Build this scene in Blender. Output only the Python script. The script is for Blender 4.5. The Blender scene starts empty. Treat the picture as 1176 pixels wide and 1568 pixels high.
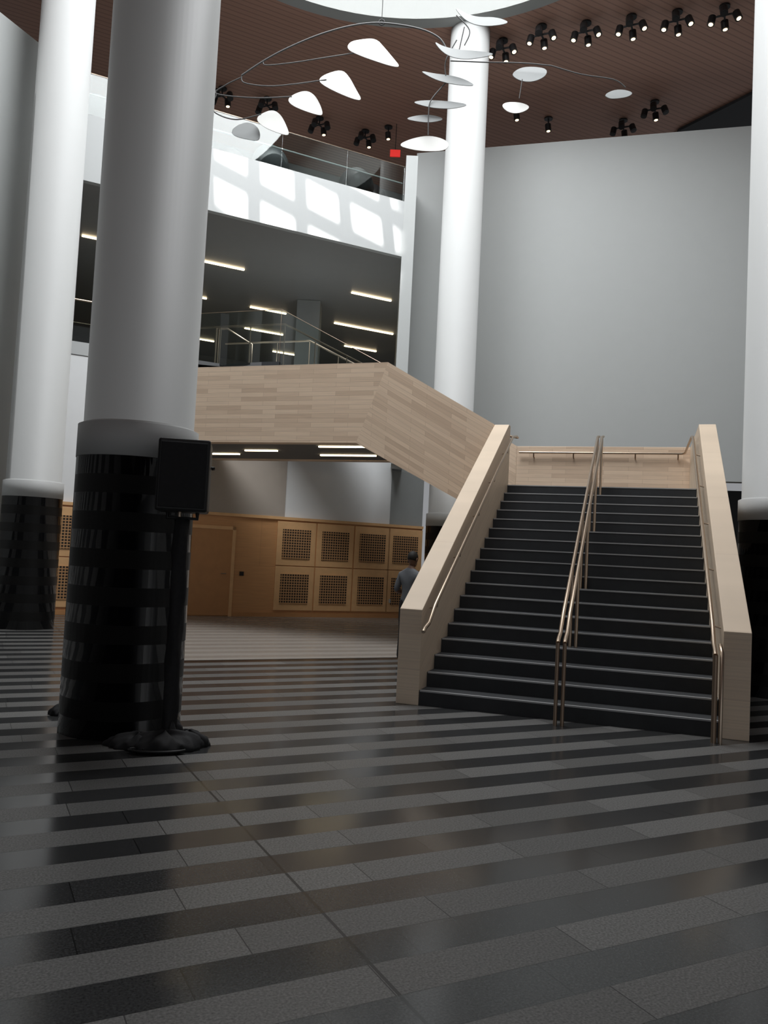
import bpy, bmesh, math, random
from mathutils import Vector, Matrix
random.seed(4)
S=bpy.context.scene
COL=bpy.context.collection
S.view_settings.view_transform='Standard'
R27=math.radians(27); R18=math.radians(-18)
cg,sg=math.cos(R27),math.sin(R27)
def GW(G,N): return (G*cg-N*sg, G*sg+N*cg)
OX,OY=.49,9.12
cs,ss=math.cos(R18),math.sin(R18)
def SW(p,q): return (OX+p*cs-q*ss, OY+p*ss+q*cs)

# ---------------------------------------------------------------- materials
def newmat(name):
    m=bpy.data.materials.new(name); m.use_nodes=True
    nt=m.node_tree; b=nt.nodes["Principled BSDF"]
    return m,nt,b
def plain(name,col,rough=.6,metal=0,emit=None,es=0,spec=.5,noise=.06,nscale=3.0):
    m,nt,b=newmat(name)
    b.inputs["Roughness"].default_value=rough; b.inputs["Metallic"].default_value=metal
    b.inputs["Specular IOR Level"].default_value=spec
    if emit:
        b.inputs["Base Color"].default_value=(*col,1)
        b.inputs["Emission Color"].default_value=(*emit,1); b.inputs["Emission Strength"].default_value=es
    else:
        tc=nt.nodes.new("ShaderNodeTexCoord"); n=nt.nodes.new("ShaderNodeTexNoise"); n.inputs["Scale"].default_value=nscale
        n.inputs["Detail"].default_value=4
        r=nt.nodes.new("ShaderNodeMix"); r.data_type='RGBA'
        r.inputs[6].default_value=(*[c*(1-noise) for c in col],1); r.inputs[7].default_value=(*[min(1,c*(1+noise)) for c in col],1)
        nt.links.new(tc.outputs["Object"],n.inputs["Vector"]); nt.links.new(n.outputs["Fac"],r.inputs[0]); nt.links.new(r.outputs[2],b.inputs["Base Color"])
    return m
def math_node(nt,op,a,b=None,c=None):
    n=nt.nodes.new("ShaderNodeMath"); n.operation=op
    for i,v in enumerate((a,b,c)):
        if v is None: continue
        if isinstance(v,(int,float)): n.inputs[i].default_value=v
        else: nt.links.new(v,n.inputs[i])
    return n.outputs[0]
def mixc(nt,fac,c1,c2):
    r=nt.nodes.new("ShaderNodeMix"); r.data_type='RGBA'
    for i,v in ((0,fac),(6,c1),(7,c2)):
        if isinstance(v,(int,float)): r.inputs[i].default_value=v
        elif isinstance(v,tuple): r.inputs[i].default_value=(*v,1) if len(v)==3 else v
        else: nt.links.new(v,r.inputs[i])
    return r.outputs[2]
def planks(name,ax,ay,shear=0,c1=(.62,.46,.33),c2=(.44,.30,.20),bw=.75,rh=.085,mort=(.40,.28,.19),rough=.5):
    m,nt,b=newmat(name)
    tc=nt.nodes.new("ShaderNodeTexCoord"); sp=nt.nodes.new("ShaderNodeSeparateXYZ"); nt.links.new(tc.outputs["Object"],sp.inputs[0])
    u=sp.outputs[ax]; v=sp.outputs[ay]
    if shear: v=math_node(nt,'ADD',v,math_node(nt,'MULTIPLY',u,shear))
    cb=nt.nodes.new("ShaderNodeCombineXYZ"); nt.links.new(u,cb.inputs[0]); nt.links.new(v,cb.inputs[1])
    br=nt.nodes.new("ShaderNodeTexBrick"); br.inputs["Scale"].default_value=1; br.inputs["Brick Width"].default_value=bw; br.inputs["Row Height"].default_value=rh
    br.inputs["Mortar Size"].default_value=.0015; br.offset=.37; br.squash=1
    br.inputs["Color1"].default_value=(*c1,1); br.inputs["Color2"].default_value=(*c2,1); br.inputs["Mortar"].default_value=(*mort,1); br.inputs["Bias"].default_value=-.35
    nt.links.new(cb.outputs[0],br.inputs["Vector"])
    mp=nt.nodes.new("ShaderNodeMapping"); mp.inputs["Scale"].default_value=(1.5,40,1); nt.links.new(cb.outputs[0],mp.inputs[0])
    n=nt.nodes.new("ShaderNodeTexNoise"); n.inputs["Scale"].default_value=1.2; n.inputs["Detail"].default_value=5; nt.links.new(mp.outputs[0],n.inputs["Vector"])
    f=math_node(nt,'MULTIPLY_ADD',n.outputs["Fac"],.35,.82)
    vm=nt.nodes.new("ShaderNodeVectorMath"); vm.operation='SCALE'; nt.links.new(br.outputs["Color"],vm.inputs[0]); nt.links.new(f,vm.inputs["Scale"])
    nt.links.new(vm.outputs[0],b.inputs["Base Color"]); b.inputs["Roughness"].default_value=rough
    return m
M={}
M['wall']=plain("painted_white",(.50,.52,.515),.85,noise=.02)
M['wallb']=plain("white_lit",(.88,.90,.91),.8,noise=.02)  # whiter than the other walls: extra light put into its colour
M['drum']=plain("painted_drum",(.36,.37,.36),.85,noise=.02)
M['wallwarm']=plain("wall_taupe",(.44,.39,.34),.85)
M['wallgray']=plain("gray_paint_and_shade",(.34,.36,.36),.8)
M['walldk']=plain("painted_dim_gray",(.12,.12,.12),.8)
M['dark']=plain("opening_dark",(.035,.037,.04),.8)
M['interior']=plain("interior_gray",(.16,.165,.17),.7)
M['soffit']=plain("soffit_gray",(.34,.345,.345),.35,noise=.03)
M['colw']=plain("column_plaster",(.57,.58,.575),.55,noise=.015)
M['white']=plain("fascia_white",(.54,.56,.56),.7,noise=.015)
M['steel']=plain("brushed_warm_metal",(.62,.50,.39),.32,1.0)
M['bronze']=plain("bronze_rail",(.42,.31,.23),.35,.9)
M['black']=plain("black_powdercoat",(.012,.012,.013),.45)
M['cloth']=plain("black_cloth",(.012,.012,.014),.75,nscale=30,noise=.4)
M['tread']=plain("charcoal_tread",(.036,.039,.043),.75,noise=.2,nscale=8)
M['nosing']=plain("nosing_strip",(.46,.47,.48),.5)
WC1,WC2=(.92,.72,.54),(.66,.48,.345)
M['maple_x']=planks("maple_planks_flat",0,2,c1=WC1,c2=WC2,mort=(.5,.35,.24))
M['maple_s']=planks("maple_planks_sloped",0,2,shear=.57,c1=WC1,c2=WC2,mort=(.5,.35,.24))
M['maple_g']=planks("maple_guard",1,2,shear=-.564,c1=(.90,.74,.57),c2=(.82,.66,.50),bw=1.4,rh=.2,mort=(.65,.5,.38))
M['orange']=planks("cherry_veneer",0,2,c1=(.68,.36,.16),c2=(.62,.325,.14),bw=2.12,rh=1.23,mort=(.3,.14,.06),rough=.4)
M['orange2']=plain("cherry_frame",(.84,.51,.25),.4,noise=.12,nscale=6)
M['door']=plain("cherry_door",(.58,.29,.12),.4,noise=.12,nscale=5)
M['lampw']=plain("warm_strip",(1,.9,.7),emit=(1,.80,.50),es=6)
M['bulb']=plain("bulb",(1,.9,.7),emit=(1,.72,.42),es=4)
M['exit']=plain("exit_red",(.5,.02,.02),emit=(1,.03,.02),es=.5)
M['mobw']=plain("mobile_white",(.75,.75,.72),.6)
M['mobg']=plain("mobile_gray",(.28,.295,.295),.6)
M['mobrod']=plain("mobile_rod",(.12,.12,.12),.5)
M['chairg']=plain("chair_gray",(.07,.075,.08),.8)
def glass():
    m,nt,b=newmat("balustrade_glass")
    out=[n for n in nt.nodes if n.type=='OUTPUT_MATERIAL'][0]
    tr=nt.nodes.new("ShaderNodeBsdfTransparent"); tr.inputs[0].default_value=(.86,.9,.89,1)
    gl=nt.nodes.new("ShaderNodeBsdfGlossy"); gl.inputs["Roughness"].default_value=.02
    mx=nt.nodes.new("ShaderNodeMixShader"); fr=nt.nodes.new("ShaderNodeFresnel"); fr.inputs[0].default_value=1.5
    nt.links.new(fr.outputs[0],mx.inputs[0]); nt.links.new(tr.outputs[0],mx.inputs[1]); nt.links.new(gl.outputs[0],mx.inputs[2]); nt.links.new(mx.outputs[0],out.inputs[0])
    return m
M['glass']=glass()
def grille():
    m,nt,b=newmat("perforated_cherry")
    tc=nt.nodes.new("ShaderNodeTexCoord"); sp=nt.nodes.new("ShaderNodeSeparateXYZ"); nt.links.new(tc.outputs["Object"],sp.inputs[0])
    fx=math_node(nt,'FRACT',math_node(nt,'MULTIPLY',sp.outputs[0],1/.066)); fz=math_node(nt,'FRACT',math_node(nt,'MULTIPLY',sp.outputs[2],1/.066))
    hx=math_node(nt,'GREATER_THAN',fx,.32); hz=math_node(nt,'GREATER_THAN',fz,.36)
    h=math_node(nt,'MULTIPLY',hx,hz)
    c=mixc(nt,h,(.56,.31,.14),(.014,.010,.008)); nt.links.new(c,b.inputs["Base Color"]); b.inputs["Roughness"].default_value=.6
    return m
M['grille']=grille()
def ceilmat():
    m,nt,b=newmat("ceiling_wood_slats")
    tc=nt.nodes.new("ShaderNodeTexCoord"); sp=nt.nodes.new("ShaderNodeSeparateXYZ"); nt.links.new(tc.outputs["Object"],sp.inputs[0])
    fy=math_node(nt,'FRACT',math_node(nt,'MULTIPLY',sp.outputs[1],1/.16))
    g=math_node(nt,'GREATER_THAN',fy,.2)
    mp=nt.nodes.new("ShaderNodeMapping"); mp.inputs["Scale"].default_value=(.3,6,1); nt.links.new(tc.outputs["Object"],mp.inputs[0])
    n=nt.nodes.new("ShaderNodeTexNoise"); n.inputs["Scale"].default_value=1; n.inputs["Detail"].default_value=3; nt.links.new(mp.outputs[0],n.inputs["Vector"])
    w=mixc(nt,n.outputs["Fac"],(.38,.21,.15),(.47,.26,.19))
    c=mixc(nt,g,(.30,.16,.12),w); nt.links.new(c,b.inputs["Base Color"]); b.inputs["Roughness"].default_value=.55
    return m
M['ceil']=ceilmat()
def floormat():
    m,nt,b=newmat("granite_stripes")
    tc=nt.nodes.new("ShaderNodeTexCoord"); sp=nt.nodes.new("ShaderNodeSeparateXYZ"); nt.links.new(tc.outputs["Object"],sp.inputs[0])
    x,y=sp.outputs[0],sp.outputs[1]; P=.248
    row=math_node(nt,'FLOOR',math_node(nt,'MULTIPLY',y,1/P))
    par=math_node(nt,'GREATER_THAN',math_node(nt,'FRACT',math_node(nt,'MULTIPLY',row,.5)),.25)
    wn0=nt.nodes.new("ShaderNodeTexWhiteNoise"); wn0.noise_dimensions='1D'; nt.links.new(row,wn0.inputs["W"])
    tx=math_node(nt,'ADD',math_node(nt,'MULTIPLY',x,1/.95),wn0.outputs["Value"])
    tile=math_node(nt,'FLOOR',tx); ftx=math_node(nt,'FRACT',tx)
    cb=nt.nodes.new("ShaderNodeCombineXYZ"); nt.links.new(row,cb.inputs[0]); nt.links.new(tile,cb.inputs[1])
    wn=nt.nodes.new("ShaderNodeTexWhiteNoise"); wn.noise_dimensions='2D'; nt.links.new(cb.outputs[0],wn.inputs["Vector"])
    sn=nt.nodes.new("ShaderNodeTexNoise"); sn.inputs["Scale"].default_value=90; sn.inputs["Detail"].default_value=3; nt.links.new(tc.outputs["Object"],sn.inputs["Vector"])
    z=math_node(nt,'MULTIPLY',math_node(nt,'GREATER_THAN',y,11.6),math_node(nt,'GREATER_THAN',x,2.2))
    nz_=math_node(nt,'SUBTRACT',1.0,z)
    spk=math_node(nt,'MULTIPLY_ADD',math_node(nt,'MULTIPLY',math_node(nt,'SUBTRACT',sn.outputs["Fac"],.5),nz_),2.4,1.0)
    ln=nt.nodes.new("ShaderNodeTexNoise"); ln.inputs["Scale"].default_value=.9; nt.links.new(tc.outputs["Object"],ln.inputs["Vector"])
    tv=math_node(nt,'MULTIPLY_ADD',math_node(nt,'MULTIPLY',math_node(nt,'SUBTRACT',wn.outputs["Value"],.5),nz_),.4,1.0)
    tone=math_node(nt,'MULTIPLY',tv,spk)
    light=mixc(nt,par,(.043,.044,.045),(.142,.141,.138))
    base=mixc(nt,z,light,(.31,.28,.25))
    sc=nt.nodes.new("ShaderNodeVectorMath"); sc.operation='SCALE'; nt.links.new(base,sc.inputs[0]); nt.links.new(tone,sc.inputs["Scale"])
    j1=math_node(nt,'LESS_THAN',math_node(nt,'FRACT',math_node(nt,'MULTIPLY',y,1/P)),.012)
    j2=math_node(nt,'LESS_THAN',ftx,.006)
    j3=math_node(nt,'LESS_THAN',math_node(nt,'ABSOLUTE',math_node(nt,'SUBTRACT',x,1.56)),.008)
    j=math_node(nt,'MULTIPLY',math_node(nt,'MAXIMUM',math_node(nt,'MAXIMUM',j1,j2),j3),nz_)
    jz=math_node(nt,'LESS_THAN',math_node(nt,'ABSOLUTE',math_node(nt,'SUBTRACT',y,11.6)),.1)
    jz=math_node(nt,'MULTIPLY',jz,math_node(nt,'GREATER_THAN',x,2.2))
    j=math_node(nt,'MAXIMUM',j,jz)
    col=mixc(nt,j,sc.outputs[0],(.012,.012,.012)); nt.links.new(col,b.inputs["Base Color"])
    rg=math_node(nt,'MULTIPLY_ADD',par,.22,.13)
    rg=math_node(nt,'MULTIPLY_ADD',ln.outputs["Fac"],.08,rg); rg=math_node(nt,'MULTIPLY_ADD',z,.08,rg)
    nt.links.new(rg,b.inputs["Roughness"]); b.inputs["Specular IOR Level"].default_value=.42
    return m
M['floor']=floormat()
def bandgranite():
    m,nt,b=newmat("banded_black_granite")
    tc=nt.nodes.new("ShaderNodeTexCoord"); sp=nt.nodes.new("ShaderNodeSeparateXYZ"); nt.links.new(tc.outputs["Object"],sp.inputs[0])
    r=math_node(nt,'FRACT',math_node(nt,'MULTIPLY',sp.outputs[2],1/.317)); p=math_node(nt,'GREATER_THAN',r,.5)
    c=mixc(nt,p,(.005,.005,.007),(.020,.0195,.0195)); nt.links.new(c,b.inputs["Base Color"])
    nt.links.new(math_node(nt,'MULTIPLY_ADD',p,.30,.03),b.inputs["Roughness"])
    return m
M['granite']=bandgranite()

# ---------------------------------------------------------------- mesh helpers
def obj(name,verts,faces,mats,loc=(0,0,0),rz=0,parent=None,smooth=False,fm=None):
    me=bpy.data.meshes.new(name); me.from_pydata([tuple(v) for v in verts],[],faces)
    for m in (mats if isinstance(mats,list) else [mats]): me.materials.append(M[m])
    if fm: 
        for p,i in zip(me.polygons,fm): p.material_index=i
    if smooth:
        for p in me.polygons: p.use_smooth=True
    bm=bmesh.new(); bm.from_mesh(me); bmesh.ops.recalc_face_normals(bm,faces=bm.faces); bm.to_mesh(me); bm.free()
    o=bpy.data.objects.new(name,me); o.location=loc; o.rotation_euler=(0,0,rz); COL.objects.link(o)
    if parent: o.parent=parent
    return o
def prism(name,poly,axis,a0,a1,mat,frame='W',parent=None,bevel=0):
    n=len(poly)
    def P(u,v,t): return {'x':(t,u,v),'y':(u,t,v),'z':(u,v,t)}[axis]
    vs=[P(u,v,a0) for u,v in poly]+[P(u,v,a1) for u,v in poly]
    fs=[tuple(range(n)),tuple(range(2*n-1,n-1,-1))]+[(i,(i+1)%n,n+(i+1)%n,n+i) for i in range(n)]
    loc,rz={'W':((0,0,0),0),'G':((0,0,0),R27),'S':((OX,OY,0),R18)}[frame]
    o=obj(name,vs,fs,mat,loc,rz,parent)
    if bevel:
        b=o.modifiers.new("b",'BEVEL'); b.width=bevel; b.segments=2
    return o
def box(name,x0,x1,y0,y1,z0,z1,mat,frame='W',parent=None,bevel=0):
    return prism(name,[(x0,y0),(x1,y0),(x1,y1),(x0,y1)],'z',z0,z1,mat,frame,parent,bevel)
def empty(name,loc=(0,0,0)):
    e=bpy.data.objects.new(name,None); e.location=loc; COL.objects.link(e); return e
def smoothpts(pts,k=6):
    P=[Vector(p) for p in pts]; out=[]
    for i in range(len(P)-1):
        p0=P[max(i-1,0)];p1=P[i];p2=P[i+1];p3=P[min(i+2,len(P)-1)]
        for j in range(k):
            t=j/k; out.append(.5*((2*p1)+(p2-p0)*t+(2*p0-5*p1+4*p2-p3)*t*t+(3*p1-p0-3*p2+p3)*t**3))
    out.append(P[-1]); return out
def tube(name,pts,r,mat,parent=None,frame='W',bez=False,cyc=False):
    if bez: pts=smoothpts(pts)
    cu=bpy.data.curves.new(name,'CURVE'); cu.dimensions='3D'; cu.bevel_depth=r; cu.bevel_resolution=3; cu.use_fill_caps=True
    sp=cu.splines.new('POLY'); sp.points.add(len(pts)-1)
    for i,p in enumerate(pts): sp.points[i].co=(*p,1)
    sp.use_cyclic_u=cyc
    cu.materials.append(M[mat]); o=bpy.data.objects.new(name,cu)
    loc,rz={'W':((0,0,0),0),'G':((0,0,0),R27),'S':((OX,OY,0),R18)}[frame]
    COL.objects.link(o)
    dg=bpy.context.evaluated_depsgraph_get(); me=bpy.data.meshes.new_from_object(o.evaluated_get(dg))
    me.name=name; bpy.data.objects.remove(o)
    o2=bpy.data.objects.new(name,me); o2.location=loc; o2.rotation_euler=(0,0,rz); COL.objects.link(o2)
    for p in me.polygons: p.use_smooth=True
    if parent: o2.parent=parent
    return o2
def lathe(name,prof,mat,loc,seg=64,parent=None,fmz=None):
    vs=[];fs=[];fm=[]
    for r,z in prof:
        for i in range(seg):
            a=2*math.pi*i/seg; vs.append((r*math.cos(a),r*math.sin(a),z))
    for k in range(len(prof)-1):
        for i in range(seg):
            j=(i+1)%seg; fs.append((k*seg+i,k*seg+j,(k+1)*seg+j,(k+1)*seg+i)); fm.append(fmz[k] if fmz else 0)
    fs.append(tuple(range(seg))); fm.append(fmz[0] if fmz else 0)
    fs.append(tuple(range((len(prof)-1)*seg,len(prof)*seg))); fm.append(fmz[-1] if fmz else 0)
    o=obj(name,vs,fs,mat,loc,0,parent,fm=fm)
    for p in o.data.polygons:
        if len(p.vertices)==4 and abs(p.normal.z)<.9: p.use_smooth=True
    return o

# ---------------------------------------------------------------- room shell
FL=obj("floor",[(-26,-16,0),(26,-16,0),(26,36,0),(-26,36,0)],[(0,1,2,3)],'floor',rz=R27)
CZ=14.45; CX,CY,CR=-.2,13.14,5.5
c0=Vector((CX*cg+CY*sg,-CX*sg+CY*cg))
vs=[];fs=[];seg=96
for i in range(seg):
    a=2*math.pi*i/seg; vs.append((c0.x+CR*math.cos(a),c0.y+CR*math.sin(a),CZ))
for i in range(seg):
    a=2*math.pi*i/seg; c,s=math.cos(a),math.sin(a)
    t=25/max(abs(c),abs(s)); vs.append((c0.x+t*c,c0.y+t*s,CZ))
for i in range(seg):
    j=(i+1)%seg; fs.append((i,j,seg+j,seg+i))
obj("ceiling",vs,fs,'ceil',rz=R27)
vs=[];fs=[]
for r,z in ((CR,CZ-.03),(CR,17.6),(CR+.35,17.6),(CR+.35,CZ-.03)):
    for i in range(seg):
        a=2*math.pi*i/seg; vs.append((r*math.cos(a),r*math.sin(a),z))
for k in range(4):
    for i in range(seg):
        j=(i+1)%seg; k2=(k+1)%4; fs.append((k*seg+i,k*seg+j,k2*seg+j,k2*seg+i))
obj("trim_oculus_drum",vs,fs,'drum',loc=(CX,CY,0),smooth=False)
sk=empty("skylight_shadow_grid",(CX,CY,0)); sk.rotation_euler=(0,0,math.radians(14))  # unseen bar grid, added to cut the sun beam into patches
k=-5
while k<=5:
    h_=math.sqrt(max(.2,5.45**2-k*k)); box("shadow_bar_a",k-.14,k+.14,-h_,h_,17.3,17.42,'colw','W',sk)
    k+=.9
k=-5
while k<=5:
    h_=math.sqrt(max(.2,5.45**2-k*k)); box("shadow_bar_b",-h_,h_,k-.12,k+.12,17.43,17.55,'colw','W',sk)
    k+=.8

box("wall_back_dado",-1.5,10.9,19.05,19.3,0,2.46,'orange','G')
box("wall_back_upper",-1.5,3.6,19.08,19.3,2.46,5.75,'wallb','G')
box("wall_back_taupe",3.6,6.93,19.02,19.3,2.46,5.75,'wallwarm','G')  # darker taupe stretch beside the white one
box("wall_back_lit",6.93,9.9,19.08,19.3,2.46,5.75,'wallb','G')  # lighter colour stands in for daylight on this stretch
box("wall_back_end_shaded",9.9,10.9,19.08,19.3,2.46,3.9,'wallgray','G')  # gray carries the shade of this stretch in its colour
box("trim_1",-1.5,10.9,19.0,19.05,2.40,2.47,'orange2','G')
box("baseboard_back",-1.5,10.9,19.02,19.05,0,.1,'door','G')
pn=empty("grille_panels")
def grid_panel(gc):
    for z0 in (.16,1.27):
        box("frame",gc-.515,gc+.515,19.015,19.05,z0,z0+1.09,'orange2','G',pn,.006)
        box("grille",gc-.37,gc+.37,18.995,19.02,z0+.17,z0+.90,'grille','G',pn)
for gc in (7.28,8.34,9.40,10.38,-.4,.66,1.72,2.78): grid_panel(gc)
dr=empty("door_1")
box("leaf",4.55,5.63,19.0,19.05,.02,2.07,'door','G',dr,.004)
for a,b_,c,d in ((4.47,4.55,0,2.15),(5.63,5.71,0,2.15)): box("jamb",a,b_,18.985,19.05,c,d,'orange2','G',dr)
box("head",4.47,5.71,18.985,19.05,2.07,2.15,'orange2','G',dr)
tube("handle",[(5.5,19.0,1.02),(5.5,18.93,1.02),(5.38,18.93,1.02)],.012,'steel',dr,'G')
box("reader",5.86,5.96,18.985,19.02,.98,1.08,'black','G',pn)
box("outlet",9.95,10.0,18.985,19.0,.4,.5,'white','G',pn)

def gpoly(l): return [GW(*t) for t in l]
prism("floor_upper_level",gpoly([(.2,19.06),(9.86,19.06)])+[(.1,34)]+gpoly([(.2,34)]),'z',5.76,6.05,'white')
prism("floor_balcony_level",gpoly([(.9,18.15),(9.4,18.15)])+[(.1,36)]+gpoly([(.9,36)]),'z',9.27,10.4,'soffit')
box("trim_balcony_fascia",.9,9.36,18.0,18.15,9.26,10.7,'white','G')
prism("wall_upper_back",gpoly([(-1,32),(26,32),(26,32.3),(-1,32.3)]),'z',6.05,9.27,'interior')
box("wall_upper_left",.6,.9,18.0,34,6.05,9.27,'interior','G')
prism("wall_return",[(.12,20.25),(.42,20.25),(.42,34),(.12,34)],'z',3.95,11.9,'wall')
box("wall_top_back",0.3,14,25,25.2,10.4,14.44,'wallgray','G')
x,y=-2.6,24.6
prism("pillar_upper_level",[(x-.35,y-.35),(x+.35,y-.35),(x+.35,y+.35),(x-.35,y+.35)],'z',6.05,9.26,'wallgray')
def WR(X): return 22.5-.268*(X-.16)
prism("wall_right",[(.43,WR(.43)),(17,WR(17)),(17,WR(17)+.4),(.43,WR(.43)+.4)],'z',3.92,13.08,'wall')
prism("wall_right_lower",[(1.5,24.3),(18,20.2),(18,20.5),(1.5,24.6)],'z',0,3.9,'dark')  # dark sheet; the darkness of the opening is put into its colour
prism("ceiling_recess_shade",[(8.0,22.9),(9.4,20.6),(16,16.5),(20,26),(8,26)],'z',14.36,14.44,'dark')  # flat dark panel, shade of the ceiling gap put into its colour
prism("wall_left",[(-10.0,9),(-7.25,15.9),(-7.5,16.0),(-10.3,9.1)],'z',0,11.5,'wall')
prism("wall_far_left",[(-10.0,9),(-10.3,9.1),(-10.3,-12),(-10.0,-12)],'z',0,11.5,'walldk')
prism("wall_far_right",[(17,17.9),(17.3,17.9),(17.3,-8),(17,-8)],'z',0,14.4,'wallgray')

def column(X,Y):
    return lathe("column",[(.52,0),(.52,2.38),(.525,2.38),(.525,2.67),(.48,2.69),(.475,CZ)],['granite','colw'],(X,Y,0),fmz=[0,0,1,1,1])
for g,n_ in ((1.31,7.53),(1.0,16.28),(10.0,7.53),(10.0,16.28)): column(*GW(g,n_))

# ---------------------------------------------------------------- main stair
st=empty("grand_staircase")
NR=18; H=2.99; rs=H/NR; td=5.36/17
W_=3.12
prof=[(0,0)]
for i in range(NR):
    prof+= [(i*td,i*rs),(i*td,(i+1)*rs)] if i else [(0,rs)]
prof+=[(7.95,H),(7.95,H-.5),(5.4,H-.5),(.9,0)]
def SP(name,poly,a0,a1,mat,bevel=0): return prism(name,poly,'x',a0,a1,mat,'S',st,bevel)
SP("flight",prof,0.002,W_-.002,'tread')
for i in range(NR):
    q=i*td; z=(i+1)*rs
    box("nosing_%d"%i,.01,W_-.01,q-.004,q+.03,z-.014,z+.003,'nosing','S',st)
gl=[(-.02,0),(-.02,1.06),(5.3,4.05),(5.45,4.05),(5.45,2.4),(5.2,2.4),(.95,0)]
SP("guard_wall_a",gl,-.26,0,'maple_g',.006)
gr=[(-.02,0),(-.02,1.06),(5.3,4.05),(8.2,4.05),(8.2,2.4),(5.2,2.4),(.95,0)]
SP("guard_wall_b",gr,W_,W_+.26,'maple_g',.006)
box("back_parapet",-.26,W_,7.95,8.2,2.4,4.05,'maple_x','S',st,.006)
def nz(q): return rs+max(0,min(q,5.36))*H/5.36*.97
def railq(p,name):
    pts=[(p,-.28,.84),(p,-.22,.875),(p,-.05,.92)]+[(p,q,nz(q)+.84) for q in (.2,1,2,3,4,5.2)]+[(p,5.6,H+.9)]
    return tube(name,pts,.022,'steel',st,'S')
for p,side in ((.09,0),(W_-.09,W_)):
    railq(p,"handrail")
    for q in (.3,1.4,2.5,3.6,4.7):
        tube("bracket",[(p,q,nz(q)+.84),(p,q,nz(q)+.76),(side,q,nz(q)+.74)],.009,'steel',st,'S')
tube("end_post",[(W_-.09,-.28,0),(W_-.09,-.28,.84)],.025,'bronze',st,'S')
tube("end_post",[(W_-.03,-.28,0),(W_-.03,-.28,.86),(W_-.03,-.05,.92)],.02,'steel',st,'S')
for dp in (-.035,.035):
    p=1.56+dp
    railq(p,"centre_rail")
    for q in (-.28,1.15,2.5,3.9,5.2):
        base=0 if q<0 else (math.floor(q/td)+1)*rs
        tube("centre_post",[(p,q,base),(p,q,(nz(q)+.84) if q>0 else .84)],.02,'steel' if q>0 else 'bronze',st,'S')
tube("landing_rail",[(-.2,7.87,H+.92),(2.98,7.87,H+.92),(3.02,7.8,H+.92),(3.03,5.6,H+.9)],.022,'steel',st,'S')
for p in (.1,.9,2.1,2.9): tube("landing_bracket",[(p,7.87,H+.92),(p,7.88,H+.84),(p,7.95,H+.82)],.014,'bronze',st,'S')
tube("corner_rail",[(.09,5.6,H+.9),(.09,5.75,H+.9),(-.1,5.8,H+.94)],.022,'steel',st,'S')

# ---------------------------------------------------------------- upper flight with wooden bridge
br=empty("wood_clad_upper_flight")
PE=-7.43
slopepoly=[(-.262,2.4),(-.262,4.05),(-2.27,5.2),(-2.82,3.70)]
flatpoly=[(-2.82,3.70),(-2.27,5.2),(PE,5.2),(PE,3.70)]
prism("front_slope",slopepoly,'y',5.2,5.45,'maple_s','S',br)
prism("front_flat",flatpoly,'y',5.2,5.45,'maple_x','S',br)
prism("rear_slope",slopepoly,'y',7.95,8.2,'maple_s','S',br)
prism("rear_flat",[(-2.82,3.70),(-2.27,5.2),(-2.9,5.2),(-2.9,4.1),(PE,4.1),(PE,3.70)],'y',7.95,8.2,'maple_x','S',br)
prism("soffit_slope",[(-.262,2.42),(-2.82,3.72),(-2.82,3.85),(-.262,2.6)],'y',5.45,7.95,'interior','S',br)
box("soffit_flat",PE,-2.82,5.45,7.95,3.72,3.85,'interior','S',br)
box("end_panel",PE-.05,PE,5.2,8.2,3.7,5.2,'maple_x','S',br)
r2=(4.15-H)/7; t2=.33
pr=[]
for i in range(7):
    p=-.3-i*t2; pr+=[(p,H+i*r2),(p,H+(i+1)*r2)]
pr+=[(PE,4.15),(PE,3.87),(-2.8,3.87),(-.3,H-.3)]
prism("flight",pr,'y',5.46,7.94,'tread','S',br)
r3=(6.05-4.15)/12; t3=3.6/11
pr=[]
for i in range(12):
    p=-2.35-i*t3; pr+=[(p,4.15+i*r3),(p,4.15+(i+1)*r3)]
pr+=[(-6.4,6.05),(-6.4,5.78),(-6.0,5.78),(-2.6,4.0),(-2.35,4.0)]
prism("flight_upper",pr,'y',8.21,9.9,'tread','S',br)
prism("upper_landing",[SW(-8.4,8.4),SW(-6.4,8.21),SW(-6.4,9.9),GW(6.2,19.06),GW(2.8,19.06)],'z',5.85,6.05,'interior',parent=br)
for q in (8.32,9.8):
    tube("handrail",[(-8.3,q,6.97),(-5.9,q,6.97),(-2.2,q,5.1)],.024,'steel',br,'S')
    for p in (-7.6,-6.8,-5.9,-5.1,-4.3,-3.5,-2.7):
        fz=6.05 if p<-5.9 else 6.05+(p+5.9)*-.52-.05
        tube("post",[(p,q,fz),(p,q,6.97 if p<=-5.9 else 6.97-(p+5.9)*.505)],.014,'steel',br,'S')
q=8.24
prism("glass",[(-8.3,6.0),(-8.3,7.3),(-5.97,7.3),(-2.3,5.35),(-2.3,4.2),(-5.97,6.0)],'y',q,q+.015,'glass','S',br)
tube("glass_edge",[(-8.3,q,7.3),(-5.97,q,7.3),(-2.3,q,5.35)],.008,'steel',br,'S')
tube("glass_joint",[(-5.97,q,7.3),(-5.97,q,6.0)],.006,'steel',br,'S')
for q in (8.8,8.92):
    tube("end_rail",[(-8.0,q,6.05),(-8.0,q,7.1),(-7.75,q,7.1),(-7.05,q,6.68),(-7.05,q,6.05)],.022,'steel',br,'S')
sofl=empty("recessed_strip_lights")
for (p0,p1,q) in ((-4.3,-3.05,7.05),(-3.8,-2.83,5.75),(-5.75,-5.0,6.4),(-6.9,-6.2,7.0)):
    box("strip",p0,p1,q,q+.05,3.69,3.716,'lampw','S',sofl)
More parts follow.
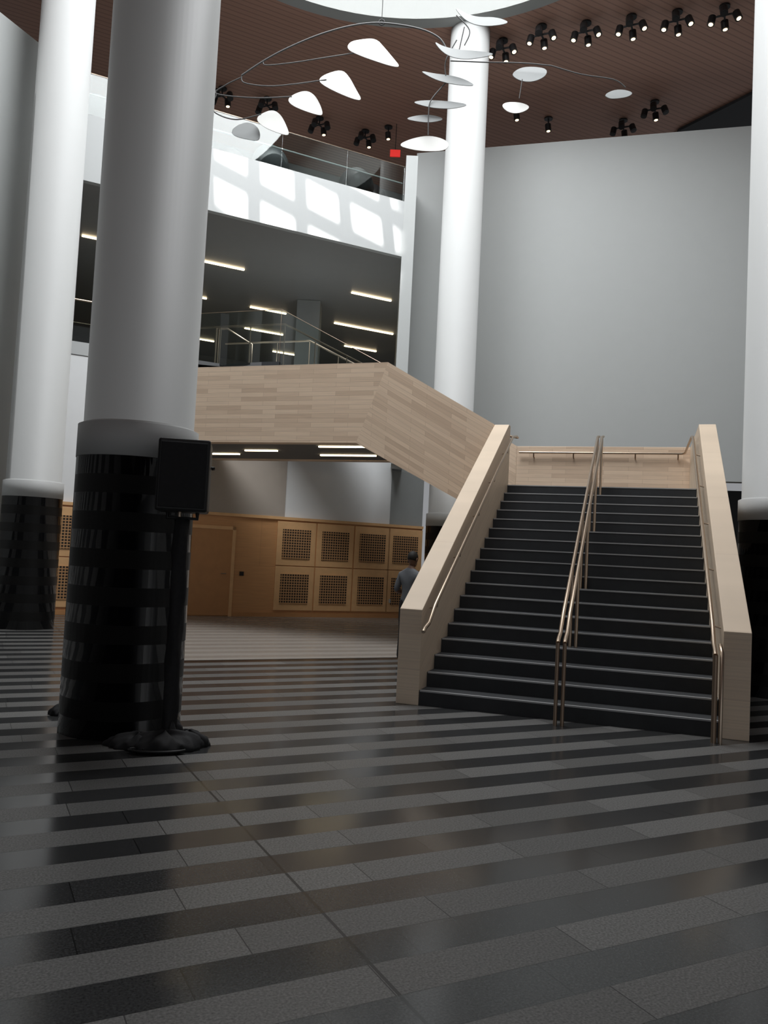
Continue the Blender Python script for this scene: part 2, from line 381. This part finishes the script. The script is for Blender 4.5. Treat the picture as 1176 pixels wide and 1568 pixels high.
for (g0,g1,n_) in ((5.0,6.2,21.3),(9.45,10.75,21.3),(2.0,3.3,21.3),(4.6,6.0,24.5),(10.3,12.5,24.5),(7.4,8.6,24.5),(11.8,13.1,27.0),(8.0,9.4,27),(9.9,11.2,29.5),(6.0,7.6,29.5),(4,5,27)):
    box("strip",g0,g1,n_,n_+.06,9.235,9.268,'lampw','G',sofl)
for g0,g1 in ((.35,2.7),):
    ba=empty("glass_balustrade")
    box("glass",g0,g1,19.1,19.115,6.05,6.98,'glass','G',ba)
    tube("rail",[(g0,19.1,7.0),(g1,19.1,7.0)],.024,'steel',ba,'G')
    tube("rail_mid",[(g0,19.16,6.5),(g1,19.16,6.5)],.01,'steel',ba,'G')
    k=g0
    while k<g1: tube("post",[(k,19.13,6.04),(k,19.13,6.98)],.014,'steel',ba,'G'); k+=1.3
ba2=empty("glass_balustrade")
k=.92
while k<9.2:
    k2=min(k+1.7,9.33); box("glass",k,k2-.02,18.06,18.075,10.66,11.62,'glass','G',ba2); k=k2
tube("rail",[(.92,18.067,11.63),(9.33,18.067,11.63)],.01,'steel',ba2,'G')
tube("rail_inner",[(.92,18.2,11.25),(9.33,18.2,11.25)],.018,'white',ba2,'G')

def chair(G,N,mat,s=1.0):
    x,y=GW(G,N); e=empty("tub_chair",(x,y,10.4))
    vs=[];fs=[];n=18
    for k in range(n+1):
        a=math.radians(-20+220*k/n)
        hb=.62+.28*math.sin(max(0,math.radians(220*k/n-20)))
        for r,z in ((.36,.38),(.40,hb),(.33,hb),(.29,.42)): vs.append((r*math.cos(a)*s,-r*math.sin(a)*s,z*s))
    for k in range(n):
        for j in range(4): fs.append((k*4+j,k*4+(j+1)%4,(k+1)*4+(j+1)%4,(k+1)*4+j))
    fs+= [(0,1,2,3),(n*4+3,n*4+2,n*4+1,n*4)]
    obj("shell",vs,fs,mat,parent=e,smooth=True)
    lathe("seat",[(.2*s,.32*s),(.33*s,.36*s),(.33*s,.46*s),(.28*s,.5*s)],mat,(0,0,0),24,e)
    for a in (45,135,225,315):
        c,d=math.cos(math.radians(a)),math.sin(math.radians(a))
        tube("leg",[(.22*c,.22*d,.34),(.27*c,.27*d,0)],.015,'black',e)
for G,N,m in ((8.3,18.8,'black'),(6.0,18.9,'chairg'),(5.2,19.6,'black'),(2.0,18.9,'chairg'),(9.0,19.4,'black')): chair(G,N,m,1.15)
ex=empty("exit_sign")
box("face",-.35,-.05,23.4,23.45,13.45,13.65,'exit','W',ex); tube("hanger",[(-.2,23.43,13.65),(-.2,23.43,14.45)],.01,'black',ex)

# ---------------------------------------------------------------- ceiling spotlights
def cyl(bm,loc,r,h,dirv,mi):
    m=Matrix.Translation(loc)@Vector(dirv).to_track_quat('Z','Y').to_matrix().to_4x4()
    res=bmesh.ops.create_cone(bm,cap_ends=True,segments=14,radius1=r,radius2=r,depth=h,matrix=m)
    for v in res['verts']:
        for f in v.link_faces: f.material_index=mi
def cluster(X,Y,n=4,lit=(1,1,1,1)):
    bm=bmesh.new()
    cyl(bm,(0,0,.0),.12,.04,(0,0,1),0); cyl(bm,(0,0,-.12),.02,.22,(0,0,1),0)
    for k in range(n):
        a=math.radians(45+90*k+20); c,s=math.cos(a),math.sin(a); r=.27 if n>1 else 0
        if n>1: cyl(bm,(c*r/2,s*r/2,-.2),.022,r,(c,s,0),0)
        d=Vector((c*.25,s*.25-.25,-1)).normalized(); p=Vector((c*r,s*r,-.27))
        cyl(bm,p,.085,.2,d,0)
        cyl(bm,p+d*.102,.05,.008,d,1 if lit[k%4] else 0)
    me=bpy.data.meshes.new("spotlight_cluster"); bm.to_mesh(me); bm.free()
    me.materials.append(M['black']); me.materials.append(M['bulb'])
    o=bpy.data.objects.new("spotlight_cluster",me); o.location=(X,Y,CZ-.02); COL.objects.link(o)
for X,Y in ((3.19,18.7),(4.2,18.5),(5.18,18.2),(6.16,17.96),(7.14,17.7),(2.35,19.3)): cluster(X,Y,4,(1,1,0,1))
for X,Y in ((-5.1,22.0),(-2.48,23.3),(-1.14,23.9),(6.3,22.6),(6.87,21.6),(-3.9,22.4)): cluster(X,Y,4,(1,0,0,0))
for X,Y in ((-.44,23.6),(3.18,22.2),(4.17,22.7)): cluster(X,Y,1)

# ---------------------------------------------------------------- hanging mobile
mb=empty("hanging_mobile",(-.45,13.14,10.58))
def MP(x,y,dy=0):
    dx=x-585; d=y-33
    return Vector((.01092*dx+.00062*d, dy, .000542*dx-.01128*d))
def leaf(nm,pts,mat,dy):
    V=[MP(x,y,dy) for x,y in pts]; c=sum(V,Vector())/len(V)
    for _ in range(2):
        V=[w for i in range(len(V)) for w in (V[i]*.75+V[(i+1)%len(V)]*.25, V[i]*.25+V[(i+1)%len(V)]*.75)]
    n=len(V); tilt=.35
    vs=[]
    for s in (-.008,.008):
        for v in V: vs.append((v.x,v.y+s+(v.z-c.z)*tilt,v.z))
    fs=[tuple(range(n)),tuple(range(2*n-1,n-1,-1))]+[(i,(i+1)%n,n+(i+1)%n,n+i) for i in range(n)]
    obj(nm,vs,fs,mat,parent=mb)
leaves=[([(531,80),(536,66),(552,61),(576,58),(590,78),(603,98),(613,114),(600,113),(575,103),(550,92)],'mobw',-.1),
([(487,121),(497,110),(522,100),(534,112),(546,140),(555,159),(543,158),(515,144),(495,131)],'mobw',.0),
([(439,147),(448,136),(467,128),(481,137),(491,158),(495,176),(485,175),(462,166),(446,157)],'mobw',.1),
([(391,175),(400,165),(416,158),(429,168),(439,190),(444,207),(430,204),(410,195),(397,186)],'mobw',.1),
([(351,193),(357,182),(375,173),(390,180),(397,195),(395,210),(375,206),(358,201)],'mobg',.2),
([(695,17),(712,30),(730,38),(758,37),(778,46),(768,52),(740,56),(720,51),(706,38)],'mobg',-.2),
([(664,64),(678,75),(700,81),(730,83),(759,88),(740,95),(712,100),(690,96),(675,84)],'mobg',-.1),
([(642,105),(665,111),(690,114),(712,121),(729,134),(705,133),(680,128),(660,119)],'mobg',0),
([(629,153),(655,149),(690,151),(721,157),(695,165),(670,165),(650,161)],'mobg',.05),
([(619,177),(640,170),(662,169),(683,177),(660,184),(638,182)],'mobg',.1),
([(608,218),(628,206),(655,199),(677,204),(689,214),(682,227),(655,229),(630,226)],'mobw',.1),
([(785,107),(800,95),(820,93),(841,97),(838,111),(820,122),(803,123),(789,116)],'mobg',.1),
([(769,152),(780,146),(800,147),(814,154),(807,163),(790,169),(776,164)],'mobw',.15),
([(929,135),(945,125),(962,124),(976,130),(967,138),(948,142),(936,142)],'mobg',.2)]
for i,(p,m_,d) in enumerate(leaves): leaf("vane_%d"%(i+1),p,m_,d)
def rod(nm,pts,r=.010): tube(nm,[MP(x,y,.02) for x,y in pts],r,'mobrod',mb,bez=len(pts)>2)
tube("suspension_wire",[(0,.02,0),(0,.02,6.9)],.006,'black',mb)
tube("hook",[(.05*math.cos(a/8*6.28),.02,.05*math.sin(a/8*6.28)) for a in range(8)],.01,'black',mb,cyc=True)
rod("main_arm",[(685,75),(672,56),(640,42),(585,34),(540,38),(490,52),(440,73),(403,93),(370,115)],.015)
rod("arm_1",[(403,93),(408,99),(450,95),(500,87),(545,80)]); rod("arm_2",[(370,115),(374,126),(410,131),(450,128),(500,121)])
rod("arm_3",[(369,118),(345,130),(332,143),(390,149),(447,147)]); rod("arm_4",[(332,143),(326,168),(360,182),(400,174)])
rod("arm_5",[(712,40),(703,78)]); rod("arm_6",[(700,60),(683,92),(683,118),(683,125)],.01); rod("arm_7",[(690,92),(745,94),(800,95),(845,99)])
rod("arm_8",[(845,99),(890,112),(940,120),(958,132)]); rod("arm_9",[(800,120),(795,149)],.008); rod("arm_10",[(683,125),(660,152),(656,172),(655,205)],.01)
rod("arm_11",[(700,22),(720,45),(712,68)],.01)

# ---------------------------------------------------------------- loudspeaker on stand
sp=empty("loudspeaker_on_stand",(-1.67,6.72,0))
sp.rotation_euler=(0,0,math.radians(10))
def lb(nm,x0,x1,y0,y1,z0,z1,mat,bev=.0):
    return box(nm,x0,x1,y0,y1,z0,z1,mat,'W',sp,bev)
lb("cabinet",-.21,.205,-.2,.2,1.92,2.51,'black',.02)
lb("grille_front",-.185,.18,-.212,-.2,1.95,2.48,'cloth',.01)
tube("handle",[(.21,-.05,2.3),(.235,-.05,2.3),(.235,.05,2.3),(.21,.05,2.3)],.01,'black',sp)
tube("bracket",[(-.12,0,1.92),(-.12,0,1.87),(.12,0,1.87),(.12,0,1.92)],.016,'black',sp)
tube("clamp_bolt",[(-.02,-.06,1.88),(-.02,-.06,1.95)],.012,'steel',sp)
vs=[];fs=[];n=20;lv=14
for k in range(lv+1):
    z=.05+k*(1.87-.05)/lv
    for i in range(n):
        a=2*math.pi*i/n; r=.060+.008*math.sin(3*a+k*.9)+.005*math.sin(5*a-k*1.7)
        vs.append((r*math.cos(a),r*math.sin(a),z))
for k in range(lv):
    for i in range(n): j=(i+1)%n; fs.append((k*n+i,k*n+j,(k+1)*n+j,(k+1)*n+i))
fs.append(tuple(range(n))); fs.append(tuple(range(lv*n,(lv+1)*n)))
obj("wrapped_pole",vs,fs,'cloth',parent=sp,smooth=True)
def lump(nm,x,y,rx,ry,rz,seed,par):
    rnd=random.Random(seed); ph=[rnd.uniform(0,6) for _ in range(6)]
    vs=[];fs=[];nu,nv=48,14
    for j in range(nv+1):
        t=j/nv*math.pi/2
        for i in range(nu):
            a=2*math.pi*i/nu; k=1+.10*math.sin(3*a+ph[0])+.06*math.sin(7*a+ph[1]+3*t)+.05*math.sin(13*a+ph[2]-6*t)
            vs.append((x+rx*k*math.cos(a)*math.cos(t),y+ry*k*math.sin(a)*math.cos(t),rz*math.sin(t)**.8*(1+.18*math.sin(4*a+ph[3])+.12*math.sin(9*a+ph[4]+4*t)*math.cos(t))+.002))
    for j in range(nv):
        for i in range(nu): i2=(i+1)%nu; fs.append((j*nu+i,j*nu+i2,(j+1)*nu+i2,(j+1)*nu+i))
    fs.append(tuple(range(nu)))
    return obj(nm,vs,fs,'cloth',parent=par,smooth=True)
lump("sandbag_1",-.02,-.08,.28,.18,.13,1,sp); lump("sandbag_2",-.24,.0,.24,.16,.10,2,sp); lump("sandbag_3",.16,.05,.16,.16,.11,3,sp); lump("cloth_fold",.02,.0,.10,.10,.2,4,sp)
for k in range(4):
    tube("cable_%d"%k,[(-.3+.08*math.cos(t)*(1+k*.2)+t*.05,-.22+.06*math.sin(t)-.01*k,.012+.006*k) for t in [i*.5 for i in range(14)]],.009,'black',sp,bez=True)
bag=lump("black_cloth_bag",0,0,.13,.12,.09,9,None); bag.location=(-2.92,7.75,0)

# ---------------------------------------------------------------- visitor
M['skin']=plain("skin",(.16,.085,.055),.5); M['shirt']=plain("gray_tshirt",(.13,.14,.155),.85,nscale=20); M['pants']=plain("dark_trousers",(.014,.014,.018),.8); M['hair']=plain("black_hair",(.008,.007,.006),.7,nscale=60,noise=.5)
M['shoe']=plain("dark_shoes",(.02,.018,.016),.5)
def skinned(name,V,E,R,mats,labels,parent,root=0,sub=2):
    me=bpy.data.meshes.new(name); me.from_pydata(V,E,[]); o=bpy.data.objects.new(name,me); COL.objects.link(o)
    sm=o.modifiers.new("s",'SKIN'); sm.use_smooth_shade=True
    for i,r in enumerate(R):
        r=r if isinstance(r,tuple) else (r,r); me.skin_vertices[0].data[i].radius=r
        me.skin_vertices[0].data[i].use_root=(i==root)
    ss_=o.modifiers.new("u",'SUBSURF'); ss_.levels=sub; ss_.render_levels=sub
    dg=bpy.context.evaluated_depsgraph_get(); dg.update()
    m2=bpy.data.meshes.new_from_object(o.evaluated_get(dg)); bpy.data.objects.remove(o)
    m2.name=name; o2=bpy.data.objects.new(name,m2); COL.objects.link(o2); o2.parent=parent
    m2.materials.clear()
    for m in mats: m2.materials.append(M[m])
    for p in m2.polygons:
        p.use_smooth=True; c=p.center; best=None
        for (a,b_),lab in zip(E,labels):
            A=Vector(V[a]);B=Vector(V[b_]); AB=B-A; t=max(0,min(1,(c-A).dot(AB)/AB.length_squared)); d=(c-(A+AB*t)).length
            if best is None or d<best[0]: best=(d,lab)
        p.material_index=best[1]
    return o2
pe=empty("man_standing",(.46,12.62,0)); pe.rotation_euler=(0,0,math.radians(-35)); pe.scale=(.97,.97,.97)
V=[(0,0,.93),(0,.0,1.08),(0,.01,1.25),(0,0,1.40),(0,.01,1.50),(0,.03,1.57),
 (-.10,0,.88),(-.11,.01,.50),(-.12,-.03,.09),(-.13,.10,.035),
 (.10,0,.88),(.11,.03,.50),(.12,.01,.09),(.14,.14,.035),
 (-.17,0,1.40),(-.235,-.05,1.14),(-.13,.17,1.10),(-.10,.23,1.11),
 (.17,0,1.40),(.24,-.04,1.14),(.13,.18,1.12),(.10,.24,1.13)]
E=[(0,1),(1,2),(2,3),(3,4),(4,5),(0,6),(6,7),(7,8),(8,9),(0,10),(10,11),(11,12),(12,13),(3,14),(14,15),(15,16),(16,17),(3,18),(18,19),(19,20),(20,21)]
lab=[1,1,1,1,0,2,2,2,3,2,2,2,3,1,1,0,0,1,1,0,0]
Rr=[(.15,.11),(.14,.10),(.155,.11),(.14,.095),(.062,.062),(.055,.055),(.095,.095),(.065,.065),(.052,.052),(.045,.035),(.095,.095),(.065,.065),(.052,.052),(.045,.035),(.065,.065),(.05,.05),(.033,.033),(.03,.022),(.065,.065),(.05,.05),(.033,.033),(.03,.022)]
skinned("body",V,E,Rr,['skin','shirt','pants','shoe'],lab,pe)
for sx,hx in ((-1,-.10),(1,.10)):
    for k in range(4):
        bx=hx+(-.027+.018*k); L=(.06,.075,.07,.055)[k]
        skinned("finger_%d"%k,[(bx,.245,1.115),(bx,.245+L*.6,1.125),(bx-.25*hx,.245+L,1.112),(bx-.3*hx,.245+L*1.15,1.09)],[(0,1),(1,2),(2,3)],[.011,.010,.009,.008],['skin'],[0,0,0],pe,sub=1)
    skinned("thumb",[(hx-sx*.02,.21,1.13),(hx-sx*.045,.245,1.145),(hx-sx*.04,.28,1.15)],[(0,1),(1,2)],[.014,.011,.009],['skin'],[0,0],pe,sub=1)
box("phone",-.05,.05,.29,.30,1.10,1.19,'black','W',pe,.004)
hd=empty("head",(0,.05,1.66)); hd.parent=pe; hd.rotation_euler=(math.radians(-14),0,0)
def ell(nm,c,r,mat,fn=None,parent=None):
    bm=bmesh.new(); bmesh.ops.create_uvsphere(bm,u_segments=28,v_segments=20,radius=1)
    for v in bm.verts:
        p=Vector((v.co.x*r[0],v.co.y*r[1],v.co.z*r[2])); 
        if fn: p=fn(p)
        v.co=p+Vector(c)
    me=bpy.data.meshes.new(nm); bm.to_mesh(me); bm.free(); me.materials.append(M[mat])
    for p in me.polygons: p.use_smooth=True
    o=bpy.data.objects.new(nm,me); COL.objects.link(o); o.parent=parent; return o
def jaw(p):
    if p.z<0: p.x*=1+p.z*2.2; 
    if p.z<0 and p.y<0: p.y*=1+p.z*2.5
    return p
ell("skull",(0,0,0),(.077,.098,.118),'skin',jaw,hd)
ell("hair",(0,-.012,.022),(.083,.10,.108),'hair',lambda p:(Vector((p.x,min(p.y,.065+.1*p.z),max(p.z,-.055 if p.y<.0 else -.0)))),hd)
ell("nose",(0,.1,-.012),(.014,.02,.024),'skin',None,hd); ell("mouth",(0,.088,-.055),(.024,.01,.008),'skin',None,hd); ell("chin",(0,.075,-.092),(.03,.022,.02),'skin',None,hd)
for s in (-1,1):
    ell("ear",(s*.08,-.005,-.01),(.012,.02,.032),'skin',None,hd); ell("eye",(s*.031,.087,.008),(.013,.008,.008),'white',None,hd); ell("brow",(s*.031,.092,.03),(.02,.006,.004),'hair',None,hd)

# ---------------------------------------------------------------- lights
def area(nm,loc,size,energy,col=(1,1,1),rot=(0,0,0),shape='DISK',sy=None):
    l=bpy.data.lights.new(nm,'AREA'); l.shape=shape; l.size=size; l.energy=energy; l.color=col
    if sy: l.size_y=sy
    o=bpy.data.objects.new(nm,l); o.location=loc; o.rotation_euler=rot; COL.objects.link(o); return o
area("skylight_daylight",(CX,CY-1.0,16.4),8.0,2050,(.97,.985,1),(math.radians(36),0,0))
s=bpy.data.lights.new("sun_beam",'SPOT'); s.energy=420000; s.spot_size=math.radians(5.6); s.spot_blend=.15; s.shadow_soft_size=.25; s.color=(1,.98,.95)
tgt=Vector((*GW(6.7,18),10.3))
so=bpy.data.objects.new("sun_beam",s); so.location=tgt+Vector((4.5,-33,35)); so.rotation_euler=(tgt-so.location).to_track_quat('-Z','Y').to_euler(); COL.objects.link(so)
w=bpy.data.worlds.new("World"); S.world=w; w.use_nodes=True
w.node_tree.nodes["Background"].inputs[0].default_value=(.94,.96,1,1); w.node_tree.nodes["Background"].inputs[1].default_value=.29

# ---------------------------------------------------------------- camera
cam=bpy.data.cameras.new("camera"); cam.sensor_fit='HORIZONTAL'; cam.sensor_width=36; cam.lens=36*1240/1176
co=bpy.data.objects.new("camera",cam); COL.objects.link(co); S.camera=co
pit,rol=.053,.05
X0=Vector((1,0,0)); U0=Vector((0,-math.sin(pit),math.cos(pit))); F=Vector((0,math.cos(pit),math.sin(pit)))
Rv=X0*math.cos(rol)+U0*math.sin(rol); Uv=U0*math.cos(rol)-X0*math.sin(rol)
mt=Matrix((Rv,Uv,-F)).transposed().to_4x4(); mt.translation=(0,0,1.65); co.matrix_world=mt
